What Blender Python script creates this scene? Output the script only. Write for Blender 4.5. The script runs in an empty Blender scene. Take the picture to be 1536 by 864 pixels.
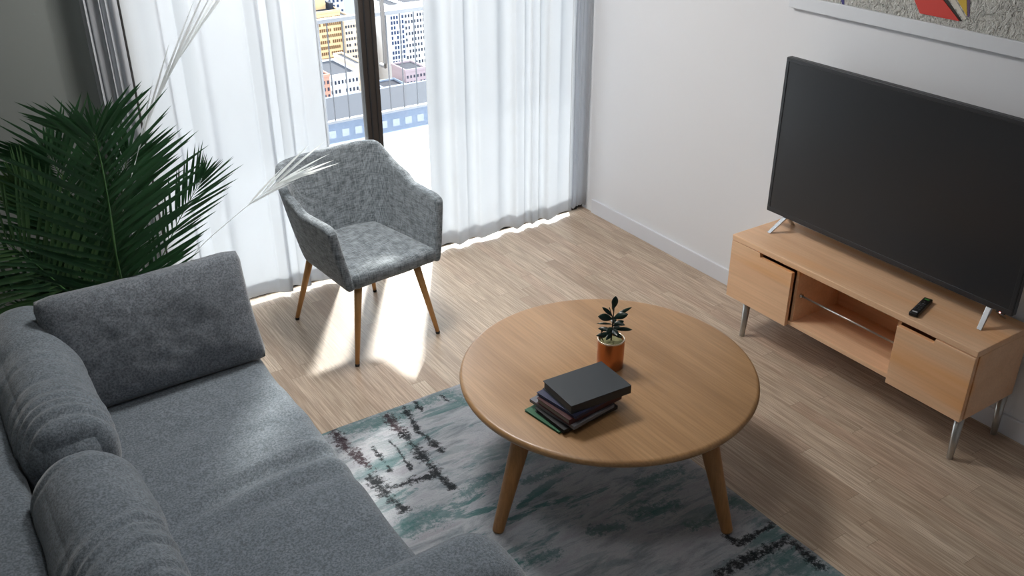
import bpy, bmesh, math, random
from mathutils import Vector, Matrix, noise as mnoise
random.seed(7)
C = bpy.context.scene.collection
PI = math.pi

# ------------------------------------------------------------------ helpers
def lin(c):
    return c / 12.92 if c <= 0.04045 else ((c + 0.055) / 1.055) ** 2.4
def rgb(r, g, b):
    return (lin(r / 255), lin(g / 255), lin(b / 255), 1)

class NT:
    def __init__(s, name):
        s.m = bpy.data.materials.new(name); s.m.use_nodes = True
        s.t = s.m.node_tree; s.N = s.t.nodes; s.L = s.t.links
        s.b = s.N['Principled BSDF']; s.out = s.N['Material Output']
    def n(s, typ, **kw):
        x = s.N.new(typ)
        for k, v in kw.items():
            if k.startswith('i_'):
                key = k[2:]
                key = int(key) if key.isdigit() else key.replace('_', ' ')
                x.inputs[key].default_value = v
            else: setattr(x, k, v)
        return x
    def l(s, a, b): s.L.new(a, b)
    def math(s, op, a, b=None, clamp=False):
        x = s.N.new('ShaderNodeMath'); x.operation = op; x.use_clamp = clamp
        for i, v in enumerate((a, b)):
            if v is None: continue
            if isinstance(v, (int, float)): x.inputs[i].default_value = v
            else: s.l(v, x.inputs[i])
        return x.outputs[0]
    def mix(s, fac, a, b, blend='MIX'):
        x = s.N.new('ShaderNodeMix'); x.data_type = 'RGBA'; x.blend_type = blend
        for sock, v in ((x.inputs[0], fac), (x.inputs[6], a), (x.inputs[7], b)):
            if isinstance(v, (int, float)): sock.default_value = v
            elif isinstance(v, tuple): sock.default_value = v
            else: s.l(v, sock)
        return x.outputs[2]
    def coord(s, scale=(1, 1, 1), rot=(0, 0, 0), loc=(0, 0, 0), kind='Object'):
        tc = s.N.new('ShaderNodeTexCoord'); mp = s.N.new('ShaderNodeMapping')
        mp.inputs['Scale'].default_value = scale; mp.inputs['Rotation'].default_value = rot
        mp.inputs['Location'].default_value = loc
        s.l(tc.outputs[kind], mp.inputs[0]); return mp.outputs[0]
    def noise(s, vec, scale=5, detail=3, rough=.5, dist=0):
        x = s.n('ShaderNodeTexNoise'); s.l(vec, x.inputs['Vector'])
        x.inputs['Scale'].default_value = scale; x.inputs['Detail'].default_value = detail
        x.inputs['Roughness'].default_value = rough; x.inputs['Distortion'].default_value = dist
        return x.outputs[0]
    def ramp(s, fac, stops, interp='LINEAR'):
        x = s.n('ShaderNodeValToRGB'); s.l(fac, x.inputs[0]); cr = x.color_ramp; cr.interpolation = interp
        while len(cr.elements) < len(stops): cr.elements.new(.5)
        for e, (p, c) in zip(cr.elements, stops):
            e.position = p; e.color = c if isinstance(c, tuple) else (c, c, c, 1)
        return x.outputs[0]
    def bump(s, h, strength=.2, dist=.01, prev=None):
        x = s.n('ShaderNodeBump'); x.inputs['Strength'].default_value = strength
        x.inputs['Distance'].default_value = dist; s.l(h, x.inputs['Height'])
        if prev is not None: s.l(prev, x.inputs['Normal'])
        return x.outputs[0]
    def set(s, **kw):
        for k, v in kw.items():
            sock = s.b.inputs[k.replace('_', ' ')]
            if isinstance(v, (int, float, tuple)): sock.default_value = v
            else: s.l(v, sock)
        return s.m

def plain(name, col, rough=.5, metal=0, spec=.5, coat=0):
    t = NT(name); v = t.coord()
    n = t.noise(v, 18, 3)
    c = t.mix(t.math('MULTIPLY', n, .12), col, tuple(x * .7 for x in col[:3]) + (1,))
    t.set(Base_Color=c, Roughness=rough, Metallic=metal)
    t.b.inputs['Specular IOR Level'].default_value = spec
    t.b.inputs['Coat Weight'].default_value = coat
    return t.m

def link(o, parent=None):
    C.objects.link(o)
    if parent: o.parent = parent
    return o
def obj(name, bm, mat, parent=None, smooth=False, loc=None):
    """link a bmesh as one mesh object; verts are in world space unless loc or a parent gives the frame"""
    bmesh.ops.recalc_face_normals(bm, faces=bm.faces[:])
    me = bpy.data.meshes.new(name); bm.to_mesh(me); bm.free()
    if smooth:
        for p in me.polygons: p.use_smooth = True
    for mm in (mat if isinstance(mat, list) else [mat]): me.materials.append(mm)
    o = bpy.data.objects.new(name, me)
    link(o, parent)
    if loc is not None:
        o.location = loc
    return o
def rebase(o):
    """move a single-mesh thing's origin to its base centre"""
    vs = [v.co for v in o.data.vertices]
    c = Vector(((min(v.x for v in vs) + max(v.x for v in vs)) / 2, (min(v.y for v in vs) + max(v.y for v in vs)) / 2, min(v.z for v in vs)))
    o.data.transform(Matrix.Translation(-c)); o.location = o.location + c
    return o
def tag(o, label, cat, group=None):
    o['label'] = label; o['category'] = cat
    if group: o['group'] = group
    return o
def struct(o):
    o['kind'] = 'structure'; return o
def thing(name, label, cat, loc=(0, 0, 0), rotz=0, group=None):
    o = bpy.data.objects.new(name, None); link(o); o.location = loc; o.rotation_euler = (0, 0, rotz)
    o.empty_display_size = .05
    return tag(o, label, cat, group)
def bev(o, w=.004, seg=2):
    m = o.modifiers.new('bevel', 'BEVEL'); m.width = w; m.segments = seg; m.limit_method = 'ANGLE'
    for p in o.data.polygons: p.use_smooth = True
    try:
        m.harden_normals = True
    except Exception: pass
    return o
def sub(o, lv=1):
    m = o.modifiers.new('sub', 'SUBSURF'); m.levels = lv; m.render_levels = lv
    return o

def box(bm, x0, x1, y0, y1, z0, z1, M=None):
    r = bmesh.ops.create_cube(bm, size=1)
    for v in r['verts']:
        v.co = Vector(((x0 + x1) / 2 + v.co.x * (x1 - x0), (y0 + y1) / 2 + v.co.y * (y1 - y0), (z0 + z1) / 2 + v.co.z * (z1 - z0)))
        if M: v.co = M @ v.co
    return r['verts']
def bx(*a, M=None):
    bm = bmesh.new(); box(bm, *a, M=M); return bm
def tube(bm, pts, rads, seg=12, cap=True):
    rings = []
    for i, p in enumerate(pts):
        p = Vector(p)
        d = (Vector(pts[min(i + 1, len(pts) - 1)]) - Vector(pts[max(i - 1, 0)])).normalized()
        a = Vector((0, 0, 1)) if abs(d.z) < .9 else Vector((1, 0, 0))
        u = d.cross(a).normalized(); w = d.cross(u)
        r = rads[i] if isinstance(rads, (list, tuple)) else rads
        rings.append([bm.verts.new(p + (u * math.cos(t * 2 * PI / seg) + w * math.sin(t * 2 * PI / seg)) * r) for t in range(seg)])
    for A, B in zip(rings, rings[1:]):
        for k in range(seg):
            bm.faces.new((A[k], A[(k + 1) % seg], B[(k + 1) % seg], B[k]))
    if cap:
        bm.faces.new(rings[0]); bm.faces.new(rings[-1])
def tb(pts, rads, seg=12):
    bm = bmesh.new(); tube(bm, pts, rads, seg); return bm
def lathe(prof, seg=48, center=(0, 0, 0)):
    bm = bmesh.new(); c = Vector(center); rings = []
    for r, z in prof:
        if r < 1e-6: rings.append([bm.verts.new(c + Vector((0, 0, z)))])
        else: rings.append([bm.verts.new(c + Vector((r * math.cos(2 * PI * k / seg), r * math.sin(2 * PI * k / seg), z))) for k in range(seg)])
    for A, B in zip(rings, rings[1:]):
        for k in range(seg):
            k2 = (k + 1) % seg
            if len(A) == 1 and len(B) == 1: continue
            if len(A) == 1: bm.faces.new((A[0], B[k2], B[k]))
            elif len(B) == 1: bm.faces.new((A[k], A[k2], B[0]))
            else: bm.faces.new((A[k], A[k2], B[k2], B[k]))
    return bm
def prism(poly, axis, a, b):
    """extrude a 2-D polygon along axis from a to b; poly in the other two axes' order"""
    bm = bmesh.new()
    def P(p, t):
        if axis == 'x': return (t, p[0], p[1])
        if axis == 'y': return (p[0], t, p[1])
        return (p[0], p[1], t)
    A = [bm.verts.new(P(p, a)) for p in poly]; B = [bm.verts.new(P(p, b)) for p in poly]
    n = len(poly); bm.faces.new(A); bm.faces.new(B)
    for i in range(n): bm.faces.new((A[i], A[(i + 1) % n], B[(i + 1) % n], B[i]))
    return bm
def soft(hx, hy, hz, rad, n=(14, 14, 8), bulge=(0, 0, 0), wr=None):
    """rounded upholstery block centred on the origin; rad = edge radius, bulge = extra swell per axis, wr = displacement"""
    bm = bmesh.new(); vs = {}
    nx, ny, nz = n
    def vert(i, j, k):
        if (i, j, k) in vs: return vs[(i, j, k)]
        u, v, w = 2 * i / nx - 1, 2 * j / ny - 1, 2 * k / nz - 1
        # denser spacing near the edges
        f = lambda t: math.copysign(1 - (1 - abs(t)) ** 1.35, t)
        u, v, w = f(u), f(v), f(w)
        p = Vector((u * hx, v * hy, w * hz))
        q = Vector((max(-hx + rad, min(hx - rad, p.x)), max(-hy + rad, min(hy - rad, p.y)), max(-hz + rad, min(hz - rad, p.z))))
        d = p - q
        if d.length > 1e-9:
            p = q + d.normalized() * rad
        p.x += math.copysign(bulge[0] * (1 - v * v) * (1 - w * w), u) * abs(u)
        p.y += math.copysign(bulge[1] * (1 - u * u) * (1 - w * w), v) * abs(v)
        p.z += math.copysign(bulge[2] * (1 - u * u) * (1 - v * v), w) * abs(w)
        if wr: p = p + wr(p, u, v, w)
        vs[(i, j, k)] = bm.verts.new(p); return vs[(i, j, k)]
    for i in range(nx):
        for j in range(ny):
            for k in (0, nz): bm.faces.new([vert(i, j, k), vert(i + 1, j, k), vert(i + 1, j + 1, k), vert(i, j + 1, k)])
    for i in range(nx):
        for k in range(nz):
            for j in (0, ny): bm.faces.new([vert(i, j, k), vert(i + 1, j, k), vert(i + 1, j, k + 1), vert(i, j, k + 1)])
    for j in range(ny):
        for k in range(nz):
            for i in (0, nx): bm.faces.new([vert(i, j, k), vert(i, j + 1, k), vert(i, j + 1, k + 1), vert(i, j, k + 1)])
    return bm
def xform(bm, M):
    bmesh.ops.transform(bm, matrix=M, verts=bm.verts[:]); return bm
def T(x, y, z): return Matrix.Translation((x, y, z))
def Rz(a): return Matrix.Rotation(a, 4, 'Z')
def Rx(a): return Matrix.Rotation(a, 4, 'X')
def Ry(a): return Matrix.Rotation(a, 4, 'Y')
def catmull(P, n):
    P = [Vector(p) for p in P]; P = [P[0] * 2 - P[1]] + P + [P[-1] * 2 - P[-2]]; out = []
    segs = len(P) - 3
    for s in range(n + 1):
        t = s / n * segs; i = min(int(t), segs - 1); t -= i
        a, b, c, d = P[i:i + 4]
        out.append(.5 * ((2 * b) + (c - a) * t + (2 * a - 5 * b + 4 * c - d) * t * t + (3 * b - a - 3 * c + d) * t ** 3))
    return out

# ------------------------------------------------------------------ materials
def wood(name, c0, c1, c2, axis='y', rough=.4, fine=1.0, bands=.5, knots=0):
    t = NT(name)
    sc = {'x': (1.2, 14, 14), 'y': (14, 1.2, 14), 'z': (14, 14, 1.2)}[axis]
    v = t.coord(sc)
    sc2 = tuple(s * 9 if s > 2 else s * 3 for s in sc)
    v2 = t.coord(sc2)
    big = t.noise(v, .55, 3, .55, .6)
    fin = t.noise(v2, 1.0 * fine, 2, .6)
    col = t.ramp(big, [(.28, c0), (.5, c1), (.74, c2)])
    col = t.mix(t.math('MULTIPLY', t.ramp(fin, [(.38, 1.0), (.62, 0.0)]), bands), col, tuple(x * .55 for x in c0[:3]) + (1,))
    if knots:
        k = t.noise(t.coord(tuple(s * .35 for s in sc)), .9, 2)
        col = t.mix(t.ramp(k, [(.58, 0.0), (.72, knots)]), col, rgb(226, 150, 62))
    t.set(Base_Color=col, Roughness=rough, Normal=t.bump(fin, .05, .002))
    return t.m

def floor_mat():
    t = NT('oak_floor')
    tc = t.n('ShaderNodeTexCoord'); sx = t.n('ShaderNodeSeparateXYZ'); t.l(tc.outputs['Object'], sx.inputs[0])
    X, Y = sx.outputs[0], sx.outputs[1]
    W, Ln = .072, .74
    r = t.math('DIVIDE', X, W); row = t.math('FLOOR', r); fx = t.math('FRACT', r)
    wn = t.n('ShaderNodeTexWhiteNoise', noise_dimensions='1D'); t.l(row, wn.inputs['W'])
    yy = t.math('ADD', t.math('DIVIDE', Y, Ln), t.math('MULTIPLY', wn.outputs[0], 7.3))
    col = t.math('FLOOR', yy); fy = t.math('FRACT', yy)
    cb = t.n('ShaderNodeCombineXYZ'); t.l(row, cb.inputs[0]); t.l(col, cb.inputs[1])
    w2 = t.n('ShaderNodeTexWhiteNoise', noise_dimensions='3D'); t.l(cb.outputs[0], w2.inputs['Vector'])
    base = t.ramp(w2.outputs[0], [(0, rgb(172, 150, 130)), (.3, rgb(186, 168, 148)), (.62, rgb(196, 178, 158)), (.85, rgb(186, 162, 142)), (1, rgb(210, 194, 174))])
    # grain, offset per plank
    off = t.n('ShaderNodeVectorMath', operation='MULTIPLY_ADD'); t.l(cb.outputs[0], off.inputs[0]); off.inputs[1].default_value = (3.7, 5.1, 0); t.l(tc.outputs['Object'], off.inputs[2])
    mp = t.n('ShaderNodeMapping'); mp.inputs['Scale'].default_value = (150, 4.5, 1); t.l(off.outputs[0], mp.inputs[0])
    g = t.noise(mp.outputs[0], 1, 3, .6, .3)
    mp2 = t.n('ShaderNodeMapping'); mp2.inputs['Scale'].default_value = (38, 1.4, 1); t.l(off.outputs[0], mp2.inputs[0])
    g2 = t.noise(mp2.outputs[0], 1, 3, .55, .6)
    c = t.mix(t.ramp(g, [(.40, .62), (.60, 0.0)]), base, rgb(132, 112, 94))
    c = t.mix(t.ramp(g2, [(.52, 0.0), (.75, .4)]), c, rgb(146, 122, 100))
    c = t.mix(t.ramp(g, [(.58, 0.0), (.75, .35)]), c, rgb(214, 198, 176))
    # joints
    ex = t.math('LESS_THAN', t.math('MINIMUM', fx, t.math('SUBTRACT', 1.0, fx)), .010)
    ey = t.math('LESS_THAN', t.math('MINIMUM', fy, t.math('SUBTRACT', 1.0, fy)), .0013)
    e = t.math('MAXIMUM', ex, ey)
    c = t.mix(t.math('MULTIPLY', e, .45), c, rgb(70, 52, 38))
    t.set(Base_Color=c, Roughness=t.ramp(g, [(.3, .36), (.7, .48)]), Normal=t.bump(t.math('SUBTRACT', g, t.math('MULTIPLY', e, .6)), .12, .002))
    t.b.inputs['Specular IOR Level'].default_value = .45
    return t.m

def fabric(name, c0, c1, weave=900, rough=.95, sheen=.25, mott=14, wstr=.35, grain=140, gk=.72):
    t = NT(name); v = t.coord()
    m = t.noise(v, mott, 4, .6)
    wa = t.n('ShaderNodeTexWave', wave_type='BANDS', bands_direction='X'); t.l(v, wa.inputs['Vector']); wa.inputs['Scale'].default_value = weave / 6.28; wa.inputs['Distortion'].default_value = 1.5
    wb = t.n('ShaderNodeTexWave', wave_type='BANDS', bands_direction='DIAGONAL'); t.l(t.coord(rot=(0, 0, PI / 2)), wb.inputs['Vector']); wb.inputs['Scale'].default_value = weave / 8.5; wb.inputs['Distortion'].default_value = 1.5
    w = t.math('MULTIPLY', wa.outputs[1], wb.outputs[1])
    f = t.noise(v, grain, 3, .75)
    ww = t.math('ADD', t.math('MULTIPLY', w, .4), t.math('MULTIPLY', f, .6))
    col = t.ramp(m, [(.3, c0), (.7, c1)])
    col = t.mix(t.ramp(f, [(.40, gk), (.58, 0.0)]), col, tuple(x * .35 for x in c0[:3]) + (1,))
    col = t.mix(t.ramp(w, [(.2, .3), (.5, 0.0)]), col, tuple(x * .4 for x in c0[:3]) + (1,))
    t.set(Base_Color=col, Roughness=rough, Normal=t.bump(ww, wstr, .003))
    t.b.inputs['Sheen Weight'].default_value = sheen; t.b.inputs['Sheen Roughness'].default_value = .4
    t.b.inputs['Specular IOR Level'].default_value = .15
    return t.m

def heather(name, c0, c1):
    t = NT(name)
    a = t.noise(t.coord((26, 26, 240)), 1, 2, .6)
    b = t.noise(t.coord((240, 26, 26)), 1, 2, .6)
    c = t.noise(t.coord((26, 240, 26)), 1, 2, .6)
    s = t.math('ADD', t.math('ADD', t.math('MULTIPLY', a, .34), t.math('MULTIPLY', b, .33)), t.math('MULTIPLY', c, .33))
    col = t.ramp(s, [(.40, c0), (.60, c1)])
    t.set(Base_Color=col, Roughness=.92, Normal=t.bump(s, .3, .002))
    t.b.inputs['Sheen Weight'].default_value = .25
    t.b.inputs['Specular IOR Level'].default_value = .2
    return t.m

def sheer(name, col, trans, diff, transp):
    t = NT(name); t.N.remove(t.b)
    v = t.coord((700, 700, 700)); f = t.noise(v, 1, 1)
    c = t.mix(t.math('MULTIPLY', f, .1), col, tuple(x * .8 for x in col[:3]) + (1,))
    d = t.n('ShaderNodeBsdfDiffuse'); tr = t.n('ShaderNodeBsdfTranslucent'); tp = t.n('ShaderNodeBsdfTransparent')
    t.l(c, d.inputs[0]); t.l(c, tr.inputs[0])
    m1 = t.n('ShaderNodeMixShader'); m1.inputs[0].default_value = trans / (trans + diff); t.l(d.outputs[0], m1.inputs[1]); t.l(tr.outputs[0], m1.inputs[2])
    m2 = t.n('ShaderNodeMixShader'); m2.inputs[0].default_value = transp; t.l(m1.outputs[0], m2.inputs[1]); t.l(tp.outputs[0], m2.inputs[2])
    t.l(m2.outputs[0], t.out.inputs[0]); return t.m

def leaf_mat(name, c0, c1, trl=.25, rough=.4):
    t = NT(name); n = t.noise(t.coord((9, 9, 9)), 1, 3)
    t.set(Base_Color=t.ramp(n, [(.3, c0), (.7, c1)]), Roughness=rough)
    tr = t.n('ShaderNodeBsdfTranslucent'); tr.inputs[0].default_value = tuple(min(1, x * 1.6) for x in c1[:3]) + (1,)
    m = t.n('ShaderNodeMixShader'); m.inputs[0].default_value = trl
    t.l(t.b.outputs[0], m.inputs[1]); t.l(tr.outputs[0], m.inputs[2]); t.l(m.outputs[0], t.out.inputs[0])
    return t.m

def rug_mat():
    t = NT('abstract_rug')
    tc = t.n('ShaderNodeTexCoord'); sx = t.n('ShaderNodeSeparateXYZ'); t.l(tc.outputs['Object'], sx.inputs[0])
    X, Y = sx.outputs[0], sx.outputs[1]            # object frame: X 0..1.6 to the right, Y 0..2.6 to the far end
    nx = t.noise(t.coord((3.4, 12, 1)), 1.2, 9, .68, .35)         # streaks across
    nx2 = t.noise(t.coord((2.6, 9.5, 1), loc=(7, 3, 0)), 1.2, 9, .7, .35)
    ny = t.noise(t.coord((17, 2.6, 1), loc=(2, 9, 0)), 1.2, 9, .68, .25)   # streaks along
    patch = t.noise(t.coord((1.4, 1.6, 1), loc=(4.2, 1.3, 0)), 1.6, 3, .5)
    fz = t.noise(t.coord(), 160, 2, .7)
    base = t.ramp(nx, [(.30, rgb(84, 98, 104)), (.42, rgb(136, 144, 150)), (.52, rgb(168, 172, 178)), (.66, rgb(150, 151, 159))])
    base = t.mix(t.ramp(patch, [(.5, 0.0), (.75, .35)]), base, rgb(184, 174, 178))
    teal = t.math('MULTIPLY', t.ramp(nx2, [(.53, 0.0), (.575, 1.0)]), t.ramp(patch, [(.34, 1.0), (.66, .15)]))
    c = t.mix(t.math('MULTIPLY', teal, .85), base, rgb(60, 108, 108))
    # woven strokes: ragged bars at their own places in the rug's pattern (x0, y0, x1, y1, half width)
    wn1 = t.noise(t.coord((22, 22, 1)), 1, 6, .7); wn2 = t.noise(t.coord((22, 22, 1), loc=(9, 4, 0)), 1, 6, .7); rag = t.noise(t.coord((48, 48, 1), loc=(1, 7, 0)), 1, 8, .8)
    cb = t.n('ShaderNodeCombineXYZ'); t.l(t.math('ADD', X, t.math('MULTIPLY', t.math('SUBTRACT', wn1, .5), .05)), cb.inputs[0]); t.l(t.math('ADD', Y, t.math('MULTIPLY', t.math('SUBTRACT', wn2, .5), .07)), cb.inputs[1])
    def vm(op, p, q):
        x = t.n('ShaderNodeVectorMath', operation=op)
        for i, v in enumerate((p, q)):
            if v is None: continue
            if isinstance(v, tuple): x.inputs[i].default_value = v
            else: t.l(v, x.inputs[i])
        return x
    def strokes(col, c, segs, k):
        best = None
        for x0, y0, x1, y1, w in segs:
            dx, dy = x1 - x0, y1 - y0; l2 = dx * dx + dy * dy
            pa = vm('SUBTRACT', cb.outputs[0], (x0, y0, 0)).outputs[0]
            h = t.math('MULTIPLY', vm('DOT_PRODUCT', pa, (dx, dy, 0)).outputs['Value'], 1 / l2, True)
            sc = t.n('ShaderNodeVectorMath', operation='SCALE'); sc.inputs[0].default_value = (dx, dy, 0); t.l(h, sc.inputs['Scale'])
            dd = t.math('MULTIPLY', vm('LENGTH', vm('SUBTRACT', pa, sc.outputs[0]).outputs[0], None).outputs['Value'], .72 / w)
            best = dd if best is None else t.math('MINIMUM', best, dd)
        m = t.math('ADD', best, t.math('MULTIPLY', t.math('SUBTRACT', rag, .47), 6.0))
        m = t.math('ADD', m, t.math('MULTIPLY', t.math('SUBTRACT', nx2, .5), 3.0))
        return t.mix(t.math('MULTIPLY', t.ramp(m, [(.2, 1.0), (.6, .75), (1.0, 0.0)]), k), c, col)
    c = strokes(rgb(66, 108, 108), c, [(0.537,2.592,0.783,2.549,0.050), (0.811,2.572,0.961,2.575,0.030), (1.026,2.569,1.078,2.484,0.040), (0.484,1.912,0.587,1.907,0.050), (1.481,1.053,1.569,0.888,0.070), (1.561,1.373,1.604,1.309,0.035), (1.217,1.514,1.375,1.462,0.030), (1.028,1.524,1.140,1.483,0.020), (1.339,1.350,1.436,1.316,0.022), (0.757,1.951,0.884,1.985,0.030), (0.992,1.888,1.170,1.868,0.020), (1.346,1.628,1.530,1.603,0.025), (0.674,1.545,0.846,1.507,0.025), ], .7)
    c = strokes(rgb(46, 22, 30), c, [(0.497,2.603,0.494,2.458,0.022), (0.507,2.423,0.519,2.293,0.022), (0.733,2.577,0.730,2.419,0.020), ], .92)
    c = strokes(rgb(20, 24, 28), c, [(0.495,2.244,0.502,2.075,0.025), (0.588,2.416,0.577,2.234,0.010), (0.664,2.403,0.649,2.196,0.008), (0.730,2.419,0.723,2.092,0.020), (0.723,2.092,0.728,2.007,0.013), (0.825,2.599,0.795,2.415,0.013), (0.795,2.415,0.809,2.232,0.014), (0.880,2.604,0.876,2.534,0.010), (1.003,2.584,1.005,2.521,0.008), (0.488,2.149,0.716,2.116,0.016), (0.491,2.138,0.514,2.000,0.020), (1.259,1.121,1.594,1.097,0.022), (1.427,1.176,1.608,1.183,0.014), (1.419,1.230,1.424,1.186,0.012), (1.594,1.097,1.576,0.943,0.020), ], .95)
    c = t.mix(t.math('MULTIPLY', fz, .25), c, (.02, .025, .03, 1))
    t.set(Base_Color=c, Roughness=1.0, Normal=t.bump(fz, .6, .006))
    t.b.inputs['Sheen Weight'].default_value = .1; t.b.inputs['Specular IOR Level'].default_value = .05
    return t.m

def facade(name, c, rough=.8):
    t = NT(name); n = t.noise(t.coord((.15, .15, .15)), 1, 4)
    t.set(Base_Color=t.mix(t.math('MULTIPLY', n, .3), c, tuple(x * .75 for x in c[:3]) + (1,)), Roughness=rough)
    t.b.inputs['Specular IOR Level'].default_value = .1
    return t.m

def wall_mat(name, col):
    t = NT(name); n = t.noise(t.coord(), 3, 4); f = t.noise(t.coord(), 140, 2)
    t.set(Base_Color=t.mix(t.math('MULTIPLY', n, .06), col, tuple(x * .85 for x in col[:3]) + (1,)), Roughness=.85, Normal=t.bump(f, .03, .002))
    t.b.inputs['Specular IOR Level'].default_value = .25
    return t.m

M = dict(
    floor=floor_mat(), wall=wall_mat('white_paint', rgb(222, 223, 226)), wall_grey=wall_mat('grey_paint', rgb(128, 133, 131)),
    trim=plain('trim_paint', rgb(216, 218, 224), .5), ceil=wall_mat('ceiling_paint', rgb(225, 226, 228)),
    door=plain('door_metal', rgb(58, 53, 50), .45, .2), handle=plain('handle_metal', rgb(196, 198, 203), .35, .3),
    track=plain('track_metal', rgb(52, 53, 56), .4, .4),
    sheer=sheer('sheer_cloth', rgb(206, 208, 211), .57, .43, .12),
    drape=sheer('grey_drape_cloth', rgb(206, 209, 214), .45, .55, .0),
    sofa=fabric('sofa_chenille', rgb(120, 130, 139), rgb(138, 147, 156), 1150, sheen=.35, mott=30),
    sofa2=fabric('cushion_chenille', rgb(114, 121, 129), rgb(138, 144, 152), 1600, sheen=.35, mott=34, wstr=.25),
    foot=plain('black_feet', rgb(26, 24, 24), .5),
    chair=heather('heather_upholstery', rgb(84, 91, 96), rgb(146, 154, 160)),
    chairleg=wood('beech_legs', rgb(184, 136, 80), rgb(200, 150, 92), rgb(210, 162, 104), 'z', .4, bands=.15),
    oak=wood('oak_table', rgb(146, 110, 72), rgb(166, 128, 88), rgb(180, 142, 100), 'y', .34, 1.0, .3),
    oakleg=wood('oak_table_legs', rgb(146, 98, 52), rgb(166, 116, 66), rgb(178, 128, 78), 'z', .42, 1.0, .25),
    peach=wood('peach_beech', rgb(216, 170, 132), rgb(226, 184, 146), rgb(232, 193, 158), 'y', .38, .8, .16, .8),
    steel=plain('brushed_steel', rgb(176, 174, 170), .32, .9), chrome=plain('chrome', rgb(205, 208, 212), .18, 1.0),
    tvblack=plain('tv_plastic', rgb(40, 42, 46), .42), screen=plain('tv_screen', rgb(42, 44, 47), .30, 0, .45),
    black=plain('remote_plastic', rgb(17, 17, 19), .4), button=plain('remote_buttons', rgb(58, 60, 64), .5),
    green=plain('remote_green', rgb(62, 132, 62), .5), whitepr=plain('remote_print', rgb(190, 192, 196), .5),
    rug=rug_mat(),
    palm=leaf_mat('palm_leaf', rgb(30, 58, 40), rgb(50, 88, 54), .2, .36), rach=leaf_mat('palm_rachis', rgb(52, 92, 50), rgb(74, 118, 64), .1, .45),
    palm2=leaf_mat('palm_leaf_light', rgb(40, 70, 44), rgb(68, 100, 58), .25, .38),
    pale=leaf_mat('pale_leaf', rgb(222, 232, 230), rgb(240, 246, 246), .5, .5),
    pot=plain('clay_pot', rgb(92, 92, 92), .6), soil=plain('soil', rgb(44, 34, 26), .95),
    copper=plain('copper_glaze', rgb(188, 122, 80), .28, .8), rim=plain('rim_metal', rgb(226, 206, 184), .25, .8),
    pebble=plain('pale_moss', rgb(134, 132, 94), .9), bleaf=leaf_mat('plant_leaf', rgb(14, 34, 28), rgb(24, 50, 40), .08, .3),
    stem=plain('plant_stem', rgb(64, 60, 50), .6), paper=plain('book_pages', rgb(150, 146, 138), .9),
    frame=plain('frame_white', rgb(214, 217, 222), .5),
    railing=plain('rail_paint', rgb(126, 128, 134), .5), baluster=plain('baluster_paint', rgb(84, 86, 92), .5),
    balcony=facade('balcony_concrete', rgb(238, 238, 238)),
)

# ------------------------------------------------------------------ camera
yaw, pitch, roll = math.radians(33.4), math.radians(28.0), math.radians(-0.2)
f = Vector((math.sin(yaw) * math.cos(pitch), math.cos(yaw) * math.cos(pitch), -math.sin(pitch)))
r = Vector((math.cos(yaw), -math.sin(yaw), 0)); u = r.cross(f)
r2 = r * math.cos(roll) + u * math.sin(roll); u2 = -r * math.sin(roll) + u * math.cos(roll)
cam = bpy.data.cameras.new('camera'); co = bpy.data.objects.new('camera', cam); link(co)
cam.sensor_fit = 'HORIZONTAL'; cam.sensor_width = 36; cam.lens = 1416 / 1536 * 36; cam.clip_end = 3000; cam.clip_start = .05
R3 = Matrix((r2, u2, -f)).transposed()
co.matrix_world = Matrix.Translation((0, 0, 2.4)) @ R3.to_4x4()
bpy.context.scene.camera = co

# ------------------------------------------------------------------ room shell
WX, WL, YN, YW, CH = 3.482, -1.0, -1.3, 4.52, 2.75
struct(obj('floor', bx(WL - .1, WX + .1, YN - .1, YW + .02, -.1, 0), M['floor']))
struct(obj('ceiling', bx(WL - .1, WX + .1, YN - .1, YW + .2, CH, CH + .12), M['ceil']))
struct(obj('wall_right', bx(WX, WX + .1, YN, YW, 0, CH), M['wall']))
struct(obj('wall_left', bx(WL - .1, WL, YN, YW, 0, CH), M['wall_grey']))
bm = bmesh.new()
box(bm, WL, .60, 4.45, 4.62, 0, CH); box(bm, .60, .86, 4.475, 4.62, 0, CH)     # the pier left of the glazing, stepped
box(bm, .86, WX + .1, 4.50, 4.62, 2.45, CH)                                   # the lintel above it
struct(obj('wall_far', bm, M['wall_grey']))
bm = bx(WL, WX, YN - .12, YN, 0, CH)
struct(obj('wall_near', bm, M['wall']))
bm = bmesh.new(); box(bm, WX - .014, WX, YN, 4.345, 0, .092)
struct(bev(obj('baseboard_right', bm, M['trim']), .003))
# sliding balcony door
d = bpy.data.objects.new('door_1', None); link(d); d.location = (2.07, 4.49, 0); struct(d)
def dpart(name, bm, m):
    o = obj(name, bm, m, d); o.matrix_parent_inverse = Matrix.Translation(-d.location); return o
bev(dpart('mullion', bx(2.022, 2.112, 4.455, 4.505, 0, 2.45), M['door']), .004)
bm = bmesh.new(); box(bm, 2.046, 2.052, 4.447, 4.457, .02, 2.44); box(bm, 2.084, 2.088, 4.449, 4.457, .02, 2.44)
dpart('seal_strip', bm, M['track'])
bev(dpart('frame_side', bx(.86, .92, 4.455, 4.545, 0, 2.45), M['door']), .004)
bev(dpart('frame_side', bx(3.43, WX, 4.455, 4.545, 0, 2.45), M['door']), .004)
dpart('frame_head', bx(.92, 3.43, 4.455, 4.545, 2.39, 2.45), M['door'])
bm = bmesh.new(); box(bm, .92, 3.43, 4.442, 4.452, 0, .012); box(bm, .92, 3.43, 4.470, 4.482, 0, .012); box(bm, .92, 3.43, 4.442, 4.52, 0, .004)
dpart('floor_track', bm, M['track'])
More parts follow.
